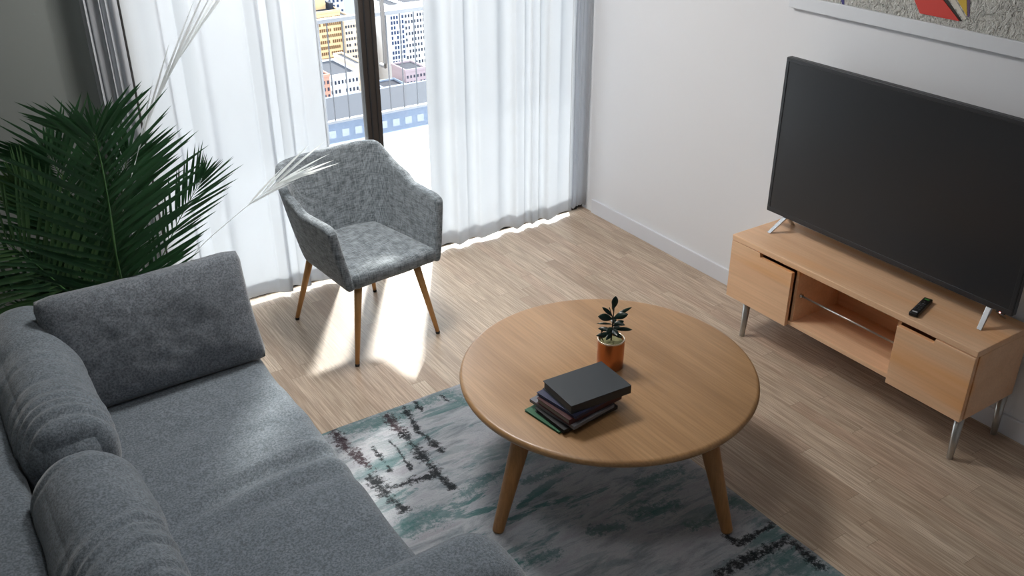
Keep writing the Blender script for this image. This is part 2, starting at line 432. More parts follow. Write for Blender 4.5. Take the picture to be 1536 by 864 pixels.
bm = bmesh.new(); tube(bm, [(2.135, 4.475, 1.115), (2.135, 4.43, 1.115), (2.135, 4.42, 1.135), (2.135, 4.42, 1.62), (2.135, 4.43, 1.64), (2.135, 4.475, 1.64)], .011, 10)
dpart('pull_handle', bm, M['handle'])
t = NT('clear_glass'); t.N.remove(t.b)
g = t.n('ShaderNodeBsdfGlossy'); g.inputs['Roughness'].default_value = .02; tp = t.n('ShaderNodeBsdfTransparent'); tp.inputs[0].default_value = (.97, .985, .985, 1)
fr = t.n('ShaderNodeFresnel'); fr.inputs[0].default_value = 1.35; mx = t.n('ShaderNodeMixShader')
t.l(fr.outputs[0], mx.inputs[0]); t.l(tp.outputs[0], mx.inputs[1]); t.l(g.outputs[0], mx.inputs[2]); t.l(mx.outputs[0], t.out.inputs[0]); M['glass'] = t.m
dpart('glass_pane', bx(.92, 2.022, 4.478, 4.484, .012, 2.39), M['glass'])
dpart('glass_pane', bx(2.112, 3.43, 4.490, 4.496, .012, 2.39), M['glass'])
# ceiling rail that carries the curtains
bm = bmesh.new(); box(bm, .70, 3.475, 4.37, 4.43, CH - .03, CH)
struct(obj('trim_1', bm, M['trim']))

# ------------------------------------------------------------------ curtains
def curtain_mesh(x0, x1, yc, z0, z1, waves, amp, seed, nx=260, nz=26, edge_pull=0, flare=0):
    bm = bmesh.new(); rnd = random.Random(seed)
    ph = [rnd.uniform(0, 6.28) for _ in range(6)]
    G = []
    for k in range(nz + 1):
        h = k / nz; z = z0 + (z1 - z0) * h; row = []
        for i in range(nx + 1):
            s = i / nx
            q = s * waves + .35 * math.sin(s * 5.1 + ph[0]) + .22 * math.sin(s * 13 + ph[1])
            a = amp * (.75 + .35 * math.sin(s * 17 + ph[2]) + .12 * math.sin(5 * h + s * 9 + ph[3]))
            y = yc + a * math.sin(2 * PI * q + .25 * math.sin(3 * h + ph[4])) + .3 * amp * math.sin(4 * PI * q + ph[5] + h)
            x = x0 + (x1 - x0) * s + .35 * amp * math.sin(4 * PI * q + ph[3]) * (1 if 0.02 < s < .98 else 0)
            x += flare * (1 - h) ** 1.6 * (s - .5)
            row.append(bm.verts.new((x, y, z + .006 * math.sin(2 * PI * q + 1))))
        G.append(row)
    for k in range(nz):
        for i in range(nx): bm.faces.new((G[k][i], G[k][i + 1], G[k + 1][i + 1], G[k + 1][i]))
    return bm
def hem_mesh(bm0, z_top):
    return bm0
def curtain(name, label, x0, x1, yc, waves, amp, seed, mat, cat='curtain', z0=.022, hem=True, group=None, nx=260, flare=0):
    bm = curtain_mesh(x0, x1, yc, z0, CH - .03, waves, amp, seed, nx=nx, flare=flare)
    o = obj(name, bm, mat, None, True)
    m = o.modifiers.new('t', 'SOLIDIFY'); m.thickness = .0012; m.offset = 0
    tag(o, label, cat, group)
    if hem:
        # the turned-up hem: the same folds a hair in front, first 9 cm
        hb = curtain_mesh(x0, x1, yc, z0, CH - .03, waves, amp, seed, nx=nx, nz=260, flare=flare)
        bmesh.ops.delete(hb, geom=[v for v in hb.verts if v.co.z > z0 + .085], context='VERTS')
        for v in hb.verts: v.co.y += .004
        obj('hem', hb, mat, o, True)
    return o
curtain('sheer_curtain', 'white sheer curtain hanging left of the door gap, behind the palm and the armchair', .885, 1.765, 4.385, 5.0, .022, 3, M['sheer'], group=None)
curtain('sheer_curtain', 'white sheer curtain hanging right of the door gap, near the white wall corner', 2.345, 3.352, 4.385, 5.2, .022, 11, M['sheer'])
curtain('blackout_drape', 'grey drape bunched at the left end of the window beside the grey pier', .725, .872, 4.40, 1.9, .016, 5, M['drape'], 'drape', hem=False, nx=90)
curtain('blackout_drape', 'narrow grey drape in the corner between sheer curtain and white wall', 3.362, 3.468, 4.405, .6, .006, 8, M['drape'], 'drape', z0=.035, hem=False, nx=60)

# ------------------------------------------------------------------ balcony and city
struct(obj('sun_cutoff_slab', bx(-2, 8, 4.62, 5.25, 2.62, 2.80), M['balcony']))      # slab added out of view to cut off the high sun
struct(obj('floor_balcony', bx(-2, 8, 4.62, 6.50, -.12, -.012), M['balcony']))
rl = thing('balcony_railing', 'white balcony railing of thin upright bars outside the glass door', 'railing', (2.5, 6.52, -.012))
def rp(name, bm, m):
    o = obj(name, bm, m, rl); o.matrix_parent_inverse = Matrix.Translation(-rl.location); return o
bev(rp('top_rail', bx(-2, 8, 6.49, 6.54, .895, .925), M['railing']), .005)
bev(rp('bottom_rail', bx(-2, 8, 6.495, 6.535, .145, .165), M['railing']), .004)
for k in range(42):
    x = 1.97 + (k - 9) * .118 + .02
    if -0.2 < x < 6.5: rp('baluster', tb([(x, 6.515, -.012 if k % 6 == 0 else .150), (x, 6.515, .90)], .0055, 8), M['baluster'])
for x in (-.3, 1.1, 2.62, 4.1, 5.6): rp('post', bx(x - .012, x + .012, 6.505, 6.53, -.012, .90), M['railing'])
t = NT('haze_film'); t.N.remove(t.b)
dd = t.n('ShaderNodeBsdfDiffuse'); dd.inputs[0].default_value = rgb(104, 110, 122); tp = t.n('ShaderNodeBsdfTransparent'); tp.inputs[0].default_value = (.9, .93, .97, 1)
mx = t.n('ShaderNodeMixShader'); mx.inputs[0].default_value = .6; t.l(dd.outputs[0], mx.inputs[1]); t.l(tp.outputs[0], mx.inputs[2]); t.l(mx.outputs[0], t.out.inputs[0])
rp('haze_sheet', bx(-2, 8, 6.512, 6.518, -.01, .145), t.m)  # added translucent sheet that paints the haze below the bottom rail

GZ = -215.0
FA = dict(
    orange=facade('facade_orange', rgb(190, 164, 126)), cream=facade('facade_cream', rgb(190, 174, 154)), red=facade('facade_red', rgb(174, 128, 112)),
    white=facade('facade_white', rgb(196, 196, 198)), bluegrey=facade('facade_blue_grey', rgb(128, 138, 154)), pink=facade('facade_pink', rgb(150, 136, 142)),
    grey=facade('roof_grey', rgb(60, 64, 72)), dark=facade('roof_dark', rgb(40, 44, 54)),
    win=facade('city_window', rgb(50, 54, 66), .4), winb=facade('city_window_blue', rgb(46, 58, 84), .4), winw=facade('city_window_warm', rgb(96, 70, 48), .4),
    street=facade('street_asphalt', rgb(90, 93, 98)), tree=facade('street_tree', rgb(50, 120, 90)))
struct(obj('ground', bx(-900, 1500, 30, 1600, GZ - 1, GZ), FA['street']))
def building(label, x0, x1, y0, y1, ztop, fmat, wmat, cols, rows, dz, wsize, roof='grey', bands=None, parapet=1.2, zfirst=2.5, strip=None, name='apartment_building', lift=0):
    """front faces -Y; windows are boxes set into the front; rows counted down from the roof"""
    o = thing(name, label, 'building', ((x0 + x1) / 2, (y0 + y1) / 2, GZ))
    inv = Matrix.Translation(-o.location)
    def part(nm, bm, m):
        p = obj(nm, bm, m, o); p.matrix_parent_inverse = inv; return p
    part('wall', bx(x0, x1, y0, y1, GZ, ztop), fmat)
    bm = bmesh.new()
    w = .5
    box(bm, x0 - .3, x1 + .3, y0 - .3, y0 + w, ztop, ztop + parapet); box(bm, x0 - .3, x1 + .3, y1 - w, y1 + .3, ztop, ztop + parapet)
    box(bm, x0 - .3, x0 + w, y0 + w, y1 - w, ztop, ztop + parapet); box(bm, x1 - w, x1 + .3, y0 + w, y1 - w, ztop, ztop + parapet)
    part('parapet', bm, fmat)
    part('roof', bx(x0 + w, x1 - w, y0 + w, y1 - w, ztop, ztop + .4), FA[roof])
    if strip:
        part('facade_panel', bx(strip[0], strip[1], y0 - .6, y0, GZ, ztop), strip[2])
    pitchx = (x1 - x0) / cols; n = 0
    me = None; rest = []
    for rr in range(rows):
        for c in range(cols):
            if (rr * 7 + c * 3) % 11 == 5: continue
            cx = x0 + (c + .5) * pitchx; cz = ztop - zfirst - rr * dz
            lx = .7 if strip and strip[0] < cx < strip[1] else .1
            if n < 100:
                if me is None:
                    wo = part('window', bx(-wsize[0] / 2, wsize[0] / 2, -.12, .25, -wsize[1] / 2, wsize[1] / 2), wmat); me = wo.data
                else:
                    wo = bpy.data.objects.new('window', me); link(wo, o); wo.matrix_parent_inverse = inv
                wo.location = (cx, y0 - lx, cz); n += 1
            else: rest.append((cx, y0 - lx, cz))
    if rest:
        bm = bmesh.new()
        for cx, yy, cz in rest: box(bm, cx - wsize[0] / 2, cx + wsize[0] / 2, yy - .12, yy + .25, cz - wsize[1] / 2, cz + wsize[1] / 2)
        part('window', bm, wmat)['kind'] = 'stuff'
    return part
P = building('tall orange block with rows of dark windows, seen left of the door post', 180, 194, 450, 480, -97, FA['orange'], FA['winw'], 13, 12, 2.9, (.65, 1.5), roof='dark')
P('roof_hut', bx(183, 190, 458, 468, -96.6, -91), FA['orange']); P('roof_tank', bx(191, 193, 455, 460, -96.6, -93.5), FA['dark'])
building('cream block with small windows standing right of the orange block', 195, 202.2, 448, 480, -102, FA['cream'], FA['win'], 5, 10, 3.1, (.8, 1.3))
building('white block with bluish windows behind the orange block', 236, 262, 600, 640, -117, FA['white'], FA['winb'], 9, 10, 3.4, (1.5, 1.9))
building('small red brick block at the foot of the orange block', 159, 164.6, 400, 425, -114, FA['red'], FA['win'], 3, 7, 3.2, (.9, 1.6))
building('wide white low block with three rows of windows, left of the door post', 165.4, 179.8, 402, 430, -115.5, FA['white'], FA['win'], 8, 5, 4.2, (.9, 1.7))
building('narrow peach block beside the white low block', 180.2, 184.5, 405, 430, -113, FA['cream'], FA['winw'], 3, 9, 2.9, (.7, 1.4))
building('slim blue glass tower partly hidden by the door post', 214.5, 221, 470, 490, -114, FA['bluegrey'], FA['winb'], 3, 12, 3.3, (1.6, 2.0))
building('white tower with columns of blue windows right of the door post', 221.5, 229.5, 450, 475, -98.5, FA['white'], FA['winb'], 5, 15, 2.6, (.95, 1.7), roof='dark')
building('white slab tower with a grid of dark windows beside the door post', 230.8, 246.5, 452, 478, -98.5, FA['white'], FA['win'], 9, 10, 3.1, (.9, 1.6), roof='dark')
building('distant white tower with pale blue windows behind the slab tower', 300, 330, 600, 640, -119, FA['white'], FA['winb'], 10, 6, 3.4, (1.6, 1.9), roof='dark')
building('dusky pink block in front of the slab tower', 206, 217, 405, 420, -119.5, FA['pink'], FA['win'], 6, 4, 3.0, (.8, 1.3), roof='dark')
building('dark roofed low block behind the street, right of the door post', 191, 203, 400, 412, -124.5, FA['bluegrey'], FA['win'], 7, 4, 3.0, (.9, 1.3), roof='dark')
building('white low block with flat pale roof right of the door post', 183, 195.5, 372, 388, -123.5, FA['white'], FA['win'], 7, 3, 3.4, (.8, 1.1), roof='grey')
building('little red block at the edge of the right sheer curtain', 196.5, 203, 372, 385, -121, FA['red'], FA['win'], 3, 4, 3.0, (.8, 1.4))
building('near pale block with a broad grey roof below the balcony rail', 45, 95, 150, 165, -49.9, FA['bluegrey'], FA['white'], 20, 3, 2.6, (1.3, 1.3), roof='grey', parapet=.35, zfirst=1.6, name='office_building')
tr = thing('street_tree', 'small round teal-green tree by the grey street', 'tree', (190, 364, GZ))
bm = bmesh.new(); bmesh.ops.create_icosphere(bm, subdivisions=3, radius=2.6)
for v in bm.verts: v.co = v.co * (1 + .25 * mnoise.noise(v.co * .9)); v.co.z += 80
cr = obj('crown', bm, FA['tree'], tr, True); obj('trunk', tb([(0, 0, 0), (0, 0, 79)], [.5, .2], 8), FA['winw'], tr)

# ------------------------------------------------------------------ rug
bm = bmesh.new()
nx, ny = 60, 90
RW, RL = 1.62, 2.62
G = [[bm.verts.new((RW * i / nx, RL * j / ny, 0)) for i in range(nx + 1)] for j in range(ny + 1)]
for row in G:
    for v in row:
        e = min(v.co.x, RW - v.co.x, v.co.y, RL - v.co.y)
        v.co.z = .011 * min(1, .35 + e / .02) + .0012 * mnoise.noise(v.co * 30)
        if e < 1e-5:
            v.co.x += .003 * mnoise.noise(v.co * 9); v.co.y += .003 * mnoise.noise(v.co * 9 + Vector((5, 0, 0)))
for j in range(ny):
    for i in range(nx): bm.faces.new((G[j][i], G[j][i + 1], G[j + 1][i + 1], G[j + 1][i]))
ring = [e for e in bm.edges if e.is_boundary]
ex = bmesh.ops.extrude_edge_only(bm, edges=ring)
for v in ex['geom']:
    if isinstance(v, bmesh.types.BMVert): v.co.z = 0
rug = obj('rug', bm, M['rug'], None, True, loc=(.648, .50, .0005))
tag(rug, 'grey and teal abstract pile rug with black strokes under the round table', 'rug')

# ------------------------------------------------------------------ sofa
sofa = thing('sofa', 'grey chenille sofa with a low back and rounded arm in the lower left', 'sofa', (.4, 2.5, 0))
def sp(name, bm, m, smooth=True, loc=(0, 0, 0)):
    xform(bm, T(*loc) @ T(*(-sofa.location)))
    return obj(name, bm, m, sofa, smooth)
def wrN(scale, amp, stretch=(1, 1, 1)):
    def w(p, u, v, ww):
        q = Vector((p.x * stretch[0], p.y * stretch[1], p.z * stretch[2])) * scale
        k = amp * mnoise.noise(q)
        return Vector((u, v, ww)).normalized() * k
    return w
sp('base', soft(.46, 1.02, .085, .02, (8, 20, 4)), M['sofa'], loc=(.36, 2.56, .145))
def seat_wr(p, u, v, w):
    z = .008 * mnoise.noise(Vector((p.x * 2.2, p.y * 4, 3)))
    # creases running across the seat
    for y0, a, s0, sx in ((-.17, .020, .022, 1), (-.30, .012, .03, 1), (.22, .008, .04, .6), (.05, .006, .03, 1)):
        dy = p.y - y0 - .10 * p.x - .03 * math.sin(6 * p.x)
        z -= a * math.exp(-(dy / s0) ** 2) * max(0, min(1, (u + .5) * 1.2)) * sx
        z += .6 * a * math.exp(-((dy - 2.0 * s0) / s0) ** 2) * max(0, min(1, (u + .5)))
    return Vector((.010 * mnoise.noise(Vector((p.y * 3.2, 7, 1))) if u > .5 else 0, 0, z if w > .2 else 0))
sp('seat_cushion', soft(.475, .84, .115, .055, (40, 76, 8), (.012, 0, .010), seat_wr), M['sofa'], loc=(.447, 2.60, .300))
sp('back', soft(.175, 1.06, .275, .06, (12, 40, 14), (.0, 0, .0), wrN(4, .006)), M['sofa'], loc=(-.16, 2.56, .345))
sp('arm', soft(.60, .155, .265, .11, (34, 14, 14), (.012, .0, .02), wrN(4, .010)), M['sofa'], loc=(.475, 1.63, .325))
sp('arm', soft(.50, .11, .22, .09, (30, 12, 12), (0, 0, 0), wrN(4, .010)), M['sofa'], loc=(.37, 3.52, .295))
for x, y in ((-.2, 1.55), (.86, 1.6), (-.2, 3.5), (.78, 3.5)): sp('foot', tb([(x, y, .0125 if x > .6 and y < 3.1 else 0), (x, y, .07)], [.018, .024], 14), M['foot'])
# loose back bolsters
def bolster(label, y0, y1, seed, lift=0, dx=0, rt=.135, zt=.15, creases=()):
    L = (y1 - y0) / 2
    def w(p, u, v, ww):
        k = .010 * mnoise.noise(Vector((p.x * 3 + seed, p.y * 5, p.z * 3))) + .004 * mnoise.noise(Vector((p.x * 9 + seed, p.y * 14, p.z * 9)))
        ang = math.atan2(p.x, p.z + 1e-6)
        for yc, amp, wd, skew in creases:         # curved folds running over the roll
            d = (p.y - yc - skew * ang - .018 * math.cos(2.2 * ang + seed)) / wd
            k -= .6 * amp * math.exp(-d * d); k += .25 * amp * math.exp(-(d - 1.9) ** 2)
        k -= .020 * max(0, (abs(v) - .86) / .14) ** 2
        return Vector((u, 0, ww)).normalized() * k if abs(u) + abs(ww) > .2 else Vector((0, 0, 0))
    bm = soft(rt, L, zt, min(rt, zt) * .93, (24, 130, 24), (.008, .012, .008), w)
    o = obj('back_cushion', bm, M['sofa'], None, True, loc=(.145 + dx, (y0 + y1) / 2, .425 + zt + lift))
    return tag(o, label, 'cushion', 'plump back cushions along the sofa back')
bolster('plump grey back cushion farther along the sofa, touching the big upright cushion', 2.578, 3.60, 1.0, .0, .0, .14, .152,
        [(-.40, .012, .014, .03), (-.345, .008, .010, .035), (-.30, .009, .011, .03), (-.245, .006, .010, .02), (-.16, .007, .012, .03), (-.02, .005, .014, .03), (.10, .004, .02, .03)])
bolster('plump grey back cushion nearest the viewer, bottom left, with puckered folds', 1.80, 2.550, 4.7, .0, .0, .145, .158,
        [(.27, .006, .012, .02), (-.05, .005, .014, .04), (-.11, .010, .012, .045), (-.15, .008, .010, .05), (-.21, .010, .012, .05), (-.30, .008, .014, .04)])
# big cushion at the far end, leaning on the arm
def pillow(hw, hh, th, n=(44, 28), seed=0):
    bm = bmesh.new(); sides = []
    for sgn in (1, -1):
        G = []
        for j in range(n[1] + 1):
            row = []
            for i in range(n[0] + 1):
                a, b = 2 * i / n[0] - 1, 2 * j / n[1] - 1
                prof = ((1 - abs(a) ** 3.6) * (1 - abs(b) ** 3.0)); prof = max(prof, 0) ** .42
                x = a * hw * (1 - .030 * (1 - b * b) * abs(a)); y = b * hh * (1 - .035 * (1 - a * a) * abs(b))
                if abs(a) > .82 and abs(b) > .8:   # soft rounded corners
                    k = ((abs(a) - .82) / .18) * ((abs(b) - .8) / .2); x *= 1 - .035 * k; y *= 1 - .05 * k
                z = sgn * th * prof + .009 * prof * mnoise.noise(Vector((a * 2.2 + seed, b * 1.7, sgn))) + .006 * prof * mnoise.noise(Vector((a * 7 + seed, b * 5, sgn)))
                fold = .006 * math.exp(-((a - .18 + .25 * b) / .05) ** 2) * max(0, b) + .004 * math.exp(-((a + .12 - .15 * b) / .05) ** 2) * max(0, b)
                z -= sgn * fold
                row.append(bm.verts.new((x, z, y)))
            G.append(row)
        for j in range(n[1]):
            for i in range(n[0]): bm.faces.new((G[j][i], G[j][i + 1], G[j + 1][i + 1], G[j + 1][i]))
        sides.append(G)
    bmesh.ops.remove_doubles(bm, verts=bm.verts[:], dist=.0008)
    return bm
bm = pillow(.378, .226, .088, seed=2)
xform(bm, Rz(math.radians(1.0)) @ Rx(math.radians(-25)))
cush = obj('throw_cushion', bm, M['sofa2'], None, True, loc=(.562, 3.262, .612))
tag(cush, 'big dark grey cushion leaning upright at the far end of the sofa', 'cushion')
sm = tb([Vector(p) for p in []] or [(-.36, .0, .20), (-.1, -.0, .213), (.15, .0, .213), (.36, .0, .20)], .0035, 6)
xform(sm, Rz(math.radians(1.0)) @ Rx(math.radians(-25)))
obj('piping', sm, M['sofa2'], cush, True)

# ------------------------------------------------------------------ armchair
AC = thing('armchair', 'grey tweed armchair with slim wooden legs in front of the balcony door', 'chair', (1.651, 3.835, 0), math.radians(6.5))
def npos(n): return -n      # local y points to the chair's back
def shell_pt(s, v):
    """s in [-1,1] from the left arm's front round the back to the right arm's front; v 0 bottom..1 top"""
    sg = 1 if s >= 0 else -1; a = abs(s)
    hwT, hwB = .305, .232
    nf = .285
    if a > .52:                       # straight side
        k = (a - .52) / .48
        n = -.06 + (nf + .06) * k
        side = 1.0; dep = 0
        th = 0
        X = 1.0; N = n; back = 0
    else:
        th = (1 - a / .52) * PI / 2   # 0 at side, pi/2 at centre back
        ce, se = math.cos(th), math.sin(th); e = 2 / (2.7 + 1.9 * v)
        X = ce ** e; back = se ** e; N = None
    hw = hwB + (hwT - hwB) * (v ** .8)
    nb = .215 + .085 * v
    if N is None:
        x = sg * X * hw; n = -.06 - back * (nb - .06)
        # upper back is narrower than the arms' spread
        x *= 1 - .05 * max(0, v) * min(1, back * 1.15) ** 2
    else:
        x = sg * hw * (1 - .05 * ((N + .06) / .35) * v); n = N - .035 * v * max(0, (N - .1) / .185)
    # heights
    q = 0 if a > .64 else min(1, (.64 - a) / .36)
    q = q * q * (3 - 2 * q)
    zt = .700 + .150 * q + .004 * (1 - min(1, a / .3)) - (.02 * max(0, (a - .9) / .1) ** 2)
    zb = .400 - .015 * max(0, (a - .6) / .4)
    z = zb + (zt - zb) * v
    return Vector((x, -n, z))
bm = bmesh.new(); ns, nv = 56, 10
G = [[bm.verts.new(shell_pt(2 * i / ns - 1, j / nv)) for i in range(ns + 1)] for j in range(nv + 1)]
for j in range(nv):
    for i in range(ns): bm.faces.new((G[j][i], G[j][i + 1], G[j + 1][i + 1], G[j + 1][i]))
sh = obj('shell', bm, M['chair'], AC, True, loc=(.02, 0, 0))
m = sh.modifiers.new('s', 'SOLIDIFY'); m.thickness = .046; m.offset = 0
m = sh.modifiers.new('b', 'BEVEL'); m.width = .018; m.segments = 4; m.limit_method = 'ANGLE'
def seat_w(p, u, v, w): return Vector((0, 0, .006 * mnoise.noise(p * 6)))
bm = soft(.235, .262, .038, .030, (24, 24, 8), (.0, .0, .012), seat_w)
for v in bm.verts:      # narrower towards the back
    k = (v.co.y + .262) / .524
    v.co.x *= 1.0 - .20 * k ** 2
    if v.co.z < 0: v.co.z += .0
obj('seat', bm, M['chair'], AC, True, loc=(.02, -.028, .422))
bm = bx(-.17, .17, -.24, .17, .372, .392); bev(obj('seat_base', bm, M['foot'], AC, loc=(.01, 0, 0)), .01)
for sx in (-1, 1):
    for sy, tx, ty in ((1, .155, .20), (-1, .160, -.235)):
        fx, fy = sx * .232, (.287 if sy > 0 else -.288)
        lg = obj('leg', tb([(fx, fy, .012), ((fx + sx * tx) / 2, (fy + ty) / 2, .2), (sx * tx, ty, .388)], [.0105, .015, .019], 14), M['chairleg'], AC, True)
        obj('foot_cap', tb([(fx + sx * .001, fy, 0), (fx, fy, .0125)], [.0105, .0112], 14), M['foot'], lg, True)

# ------------------------------------------------------------------ coffee table
TC = Vector((1.972, 2.328, .0115))
ct = thing('coffee_table', 'round oak coffee table on four splayed legs standing on the rug', 'table', TC)
zt = .44 - TC.z; R = .566
prof = [(0, zt)] + [(R - .016, zt)] + [(R - .016 + .016 * math.sin(a), zt - .016 + .016 * math.cos(a)) for a in (PI / 8, PI / 4, 3 * PI / 8, PI / 2)] + [(R - .004, zt - .024), (R - .02, zt - .034), (R - .05, zt - .038), (0, zt - .038)]
obj('tabletop', lathe(prof, 128), M['oak'], ct, True)
m = ct.children[0].modifiers.new('e', 'EDGE_SPLIT'); m.split_angle = math.radians(50)
for k in range(4):
    a = math.radians(191.5 + 89.2 * k) if k < 2 else math.radians(191.5 + 90 * k)
    fo = Vector((math.cos(a) * .592, math.sin(a) * .592, .001)); to = Vector((math.cos(a) * .452, math.sin(a) * .452, zt - .030))
    obj('leg', tb([fo, fo + (to - fo) * .02, fo.lerp(to, .5), fo.lerp(to, .85), to], [.019, .0215, .029, .0355, .036], 20), M['oakleg'], ct, True)

# ------------------------------------------------------------------ books
def bookmat(nm, c, rough=.55): return plain(nm, c, rough)
ZB = .4405
def book(label, pl, pf, length, z0, th, cov, cover_t=.0025, name='book', paper=None, hard=True, lang=None):
    """pl = left corner, pf = front corner of the short open edge (on the floor plan); the book runs to the right"""
    pl, pf = Vector(pl), Vector(pf); e = pf - pl; w = e.length; ydir = -e.normalized()
    xdir = Vector((ydir.y, -ydir.x)) if lang is None else Vector((math.cos(lang), math.sin(lang)))
    ang = math.atan2(xdir.y, xdir.x)
    b = thing(name, label, 'book', (pf.x, pf.y, z0), ang, 'books stacked on the round table')
    L = length; c = cover_t; ins = .004 if hard else 0
    bm = bmesh.new(); box(bm, 0, L, 0, w, 0, c); box(bm, 0, L, 0, w, th - c, th); box(bm, 0, L, 0, c * 1.2, c, th - c)
    bev(obj('cover', bm, cov, b), .0008, 2)
    obj('pages', bx(ins, L - ins, c * 1.2, w - ins, c, th - c), paper or M['paper'], b)
    return b
z = ZB
book('thin dark green notebook at the bottom of the stack of books', (1.551, 2.275), (1.574, 2.098), .23, z, .008, bookmat('cover_green', rgb(36, 92, 60)), .002, 'notebook'); z += .0082
book('thin black book lying on the green notebook, second from the bottom', (1.575, 2.245), (1.582, 2.082), .245, z, .015, bookmat('cover_black', rgb(20, 20, 22)), .002, paper=plain('pages_dark', rgb(52, 52, 54), .9)); z += .0152
book('grey softcover book with bent cover in the lower half of the stack', (1.580, 2.285), (1.612, 2.063), .20, z, .013, bookmat('cover_grey', rgb(116, 116, 122), .7), .004, paper=plain('pages_grey', rgb(112, 112, 114), .9), hard=False); z += .0132
book('burgundy hardcover book with grey page edges under the navy one', (1.586, 2.251), (1.602, 2.079), .25, z, .022, bookmat('cover_burgundy', rgb(66, 26, 28), .5), paper=plain('pages_warm_grey', rgb(132, 126, 122), .9)); z += .0222  # page edges in a slightly warm grey
book('thin navy book lying right under the slate book on top', (1.595, 2.264), (1.624, 2.070), .235, z, .012, bookmat('cover_navy', rgb(50, 54, 82), .6), .003, paper=plain('pages_lilac', rgb(120, 120, 134), .9)); z += .0122
book('thick slate black hardcover book on top of the stack', (1.626, 2.270), (1.616, 2.088), .252, z, .034, bookmat('cover_slate', rgb(37, 43, 48), .5), .003, paper=plain('pages_dark_taupe', rgb(96, 92, 86), .9))  # page edges in a darker warm grey

# ------------------------------------------------------------------ small potted plant
pp = thing('potted_plant', 'little dark leaved plant in a copper pot on the coffee table', 'plant', (1.99, 2.34, .4405))
obj('pot', lathe([(0, 0), (.047, 0), (.050, .003), (.0515, .05), (.0515, .122), (.0485, .122), (.0475, .10), (0, .10)], 48), M['copper'], pp, True)
pp.children[0].modifiers.new('e', 'EDGE_SPLIT').split_angle = math.radians(45)
obj('rim', lathe([(.0475, .119), (.0485, .1235), (.0515, .1235), (.0525, .119), (.0515, .117), (.0485, .117), (.0475, .119)], 48), M['rim'], pp, True)
bm = lathe([(0, .112), (.03, .111), (.047, .108)], 40)
bmesh.ops.subdivide_edges(bm, edges=bm.edges[:], cuts=2)
for v in bm.verts: v.co.z += .004 * mnoise.noise(v.co * 90)
obj('soil', bm, M['pebble'], pp, True)
def blade(bm, base, d, up, L, W, n=6, droop=0, fold=.25, tipsharp=1.0, peak=.45):
    """a leaf blade with a V fold down its midrib; d direction, up the face normal"""
    d = d.normalized(); s = d.cross(up).normalized(); upv = s.cross(d)
    rows = []
    for i in range(n + 1):
        t = i / n
        w = W * .5 * (math.sin(PI * t ** (math.log(.5) / math.log(peak))) ** .8 if 0 < t < 1 else 0)
        c = base + d * (L * t) - Vector((0, 0, 1)) * (droop * L * t * t)
        if w < 1e-6: rows.append([bm.verts.new(c)])
        else: rows.append([bm.verts.new(c - s * w + upv * w * fold), bm.verts.new(c), bm.verts.new(c + s * w + upv * w * fold)])
    for A, B in zip(rows, rows[1:]):
        if len(A) == 1 and len(B) == 3: bm.faces.new((A[0], B[0], B[1])); bm.faces.new((A[0], B[1], B[2]))
        elif len(A) == 3 and len(B) == 1: bm.faces.new((A[0], A[1], B[0])); bm.faces.new((A[1], A[2], B[0]))
        elif len(A) == 3: bm.faces.new((A[0], A[1], B[1], B[0])); bm.faces.new((A[1], A[2], B[2], B[1]))
stem = tb(catmull([(.002, .004, .105), (.004, .002, .16), (.004, .0, .215), (.006, .0, .252)], 10), [.0028] * 6 + [.002] * 5, 8)
obj('stem', stem, M['stem'], pp, True)
obj('stem', tb(catmull([(.003, .001, .205), (-.006, .003, .235), (-.014, .004, .258)], 6), .0015, 6), M['stem'], pp, True)
rnd = random.Random(5)
# leaf list: base, azimuth in the picture sense (right, up) built from the direction seen: x right along r, z up
rv = Vector((math.cos(yaw), -math.sin(yaw), 0)); fv = Vector((math.sin(yaw), math.cos(yaw), 0))
LV = [  # height on stem, right, up, away, length, width
    (.215, .12, 1.0, .1, .050, .020), (.205, -.1, .9, .3, .030, .006), (.185, .75, .42, -.1, .052, .023), (.187, .9, .5, .35, .072, .011),
    (.182, -.8, .35, -.1, .052, .024), (.190, -.72, .75, .2, .050, .013), (.172, .9, .12, -.4, .040, .013), (.166, -.95, .06, .2, .050, .007),
    (.160, .8, .35, .3, .042, .016), (.150, 1.0, .08, .0, .062, .013), (.156, -.5, .0, -.7, .036, .018), (.145, -.9, .12, .3, .046, .015),
    (.150, .3, .05, -.9, .040, .020), (.165, .2, .3, .9, .040, .018), (.138, -.5, -.15, -.6, .034, .013), (.140, .7, -.1, -.5, .036, .014),
    (.135, -1., .1, -.2, .052, .014), (.145, .6, .1, .7, .04, .016)]
for h, a, b, c, L, W in LV:
    h = .118 + (h - .118) * 1.32; L *= 1.22; W *= 1.2
    bm = bmesh.new(); d = rv * a + Vector((0, 0, b)) + fv * c
    face = (-fv + Vector((0, 0, .9)) - d * .1)
    blade(bm, Vector((.004, .001, h)), d, face, L, W, 7, .12, .22, peak=.55)
    o = obj('leaf', bm, M['bleaf'], pp, True); m = o.modifiers.new('t', 'SOLIDIFY'); m.thickness = .0008
# the short side shoot by the rim
obj('stem', tb(catmull([(-.025, .012, .105), (-.032, .018, .13), (-.034, .02, .152)], 6), .0018, 6), M['stem'], pp, True)
for h, a, b, c, L, W in ((.150, .05, 1, 0, .018, .008), (.135, -.7, .5, .1, .016, .009), (.128, .7, .5, -.2, .024, .011)):
    bm = bmesh.new(); blade(bm, Vector((-.032, .018, h)), rv * a + Vector((0, 0, b)) + fv * c, -fv + Vector((0, 0, .6)), L, W, 5)
    obj('leaf', bm, M['bleaf'], pp, True)

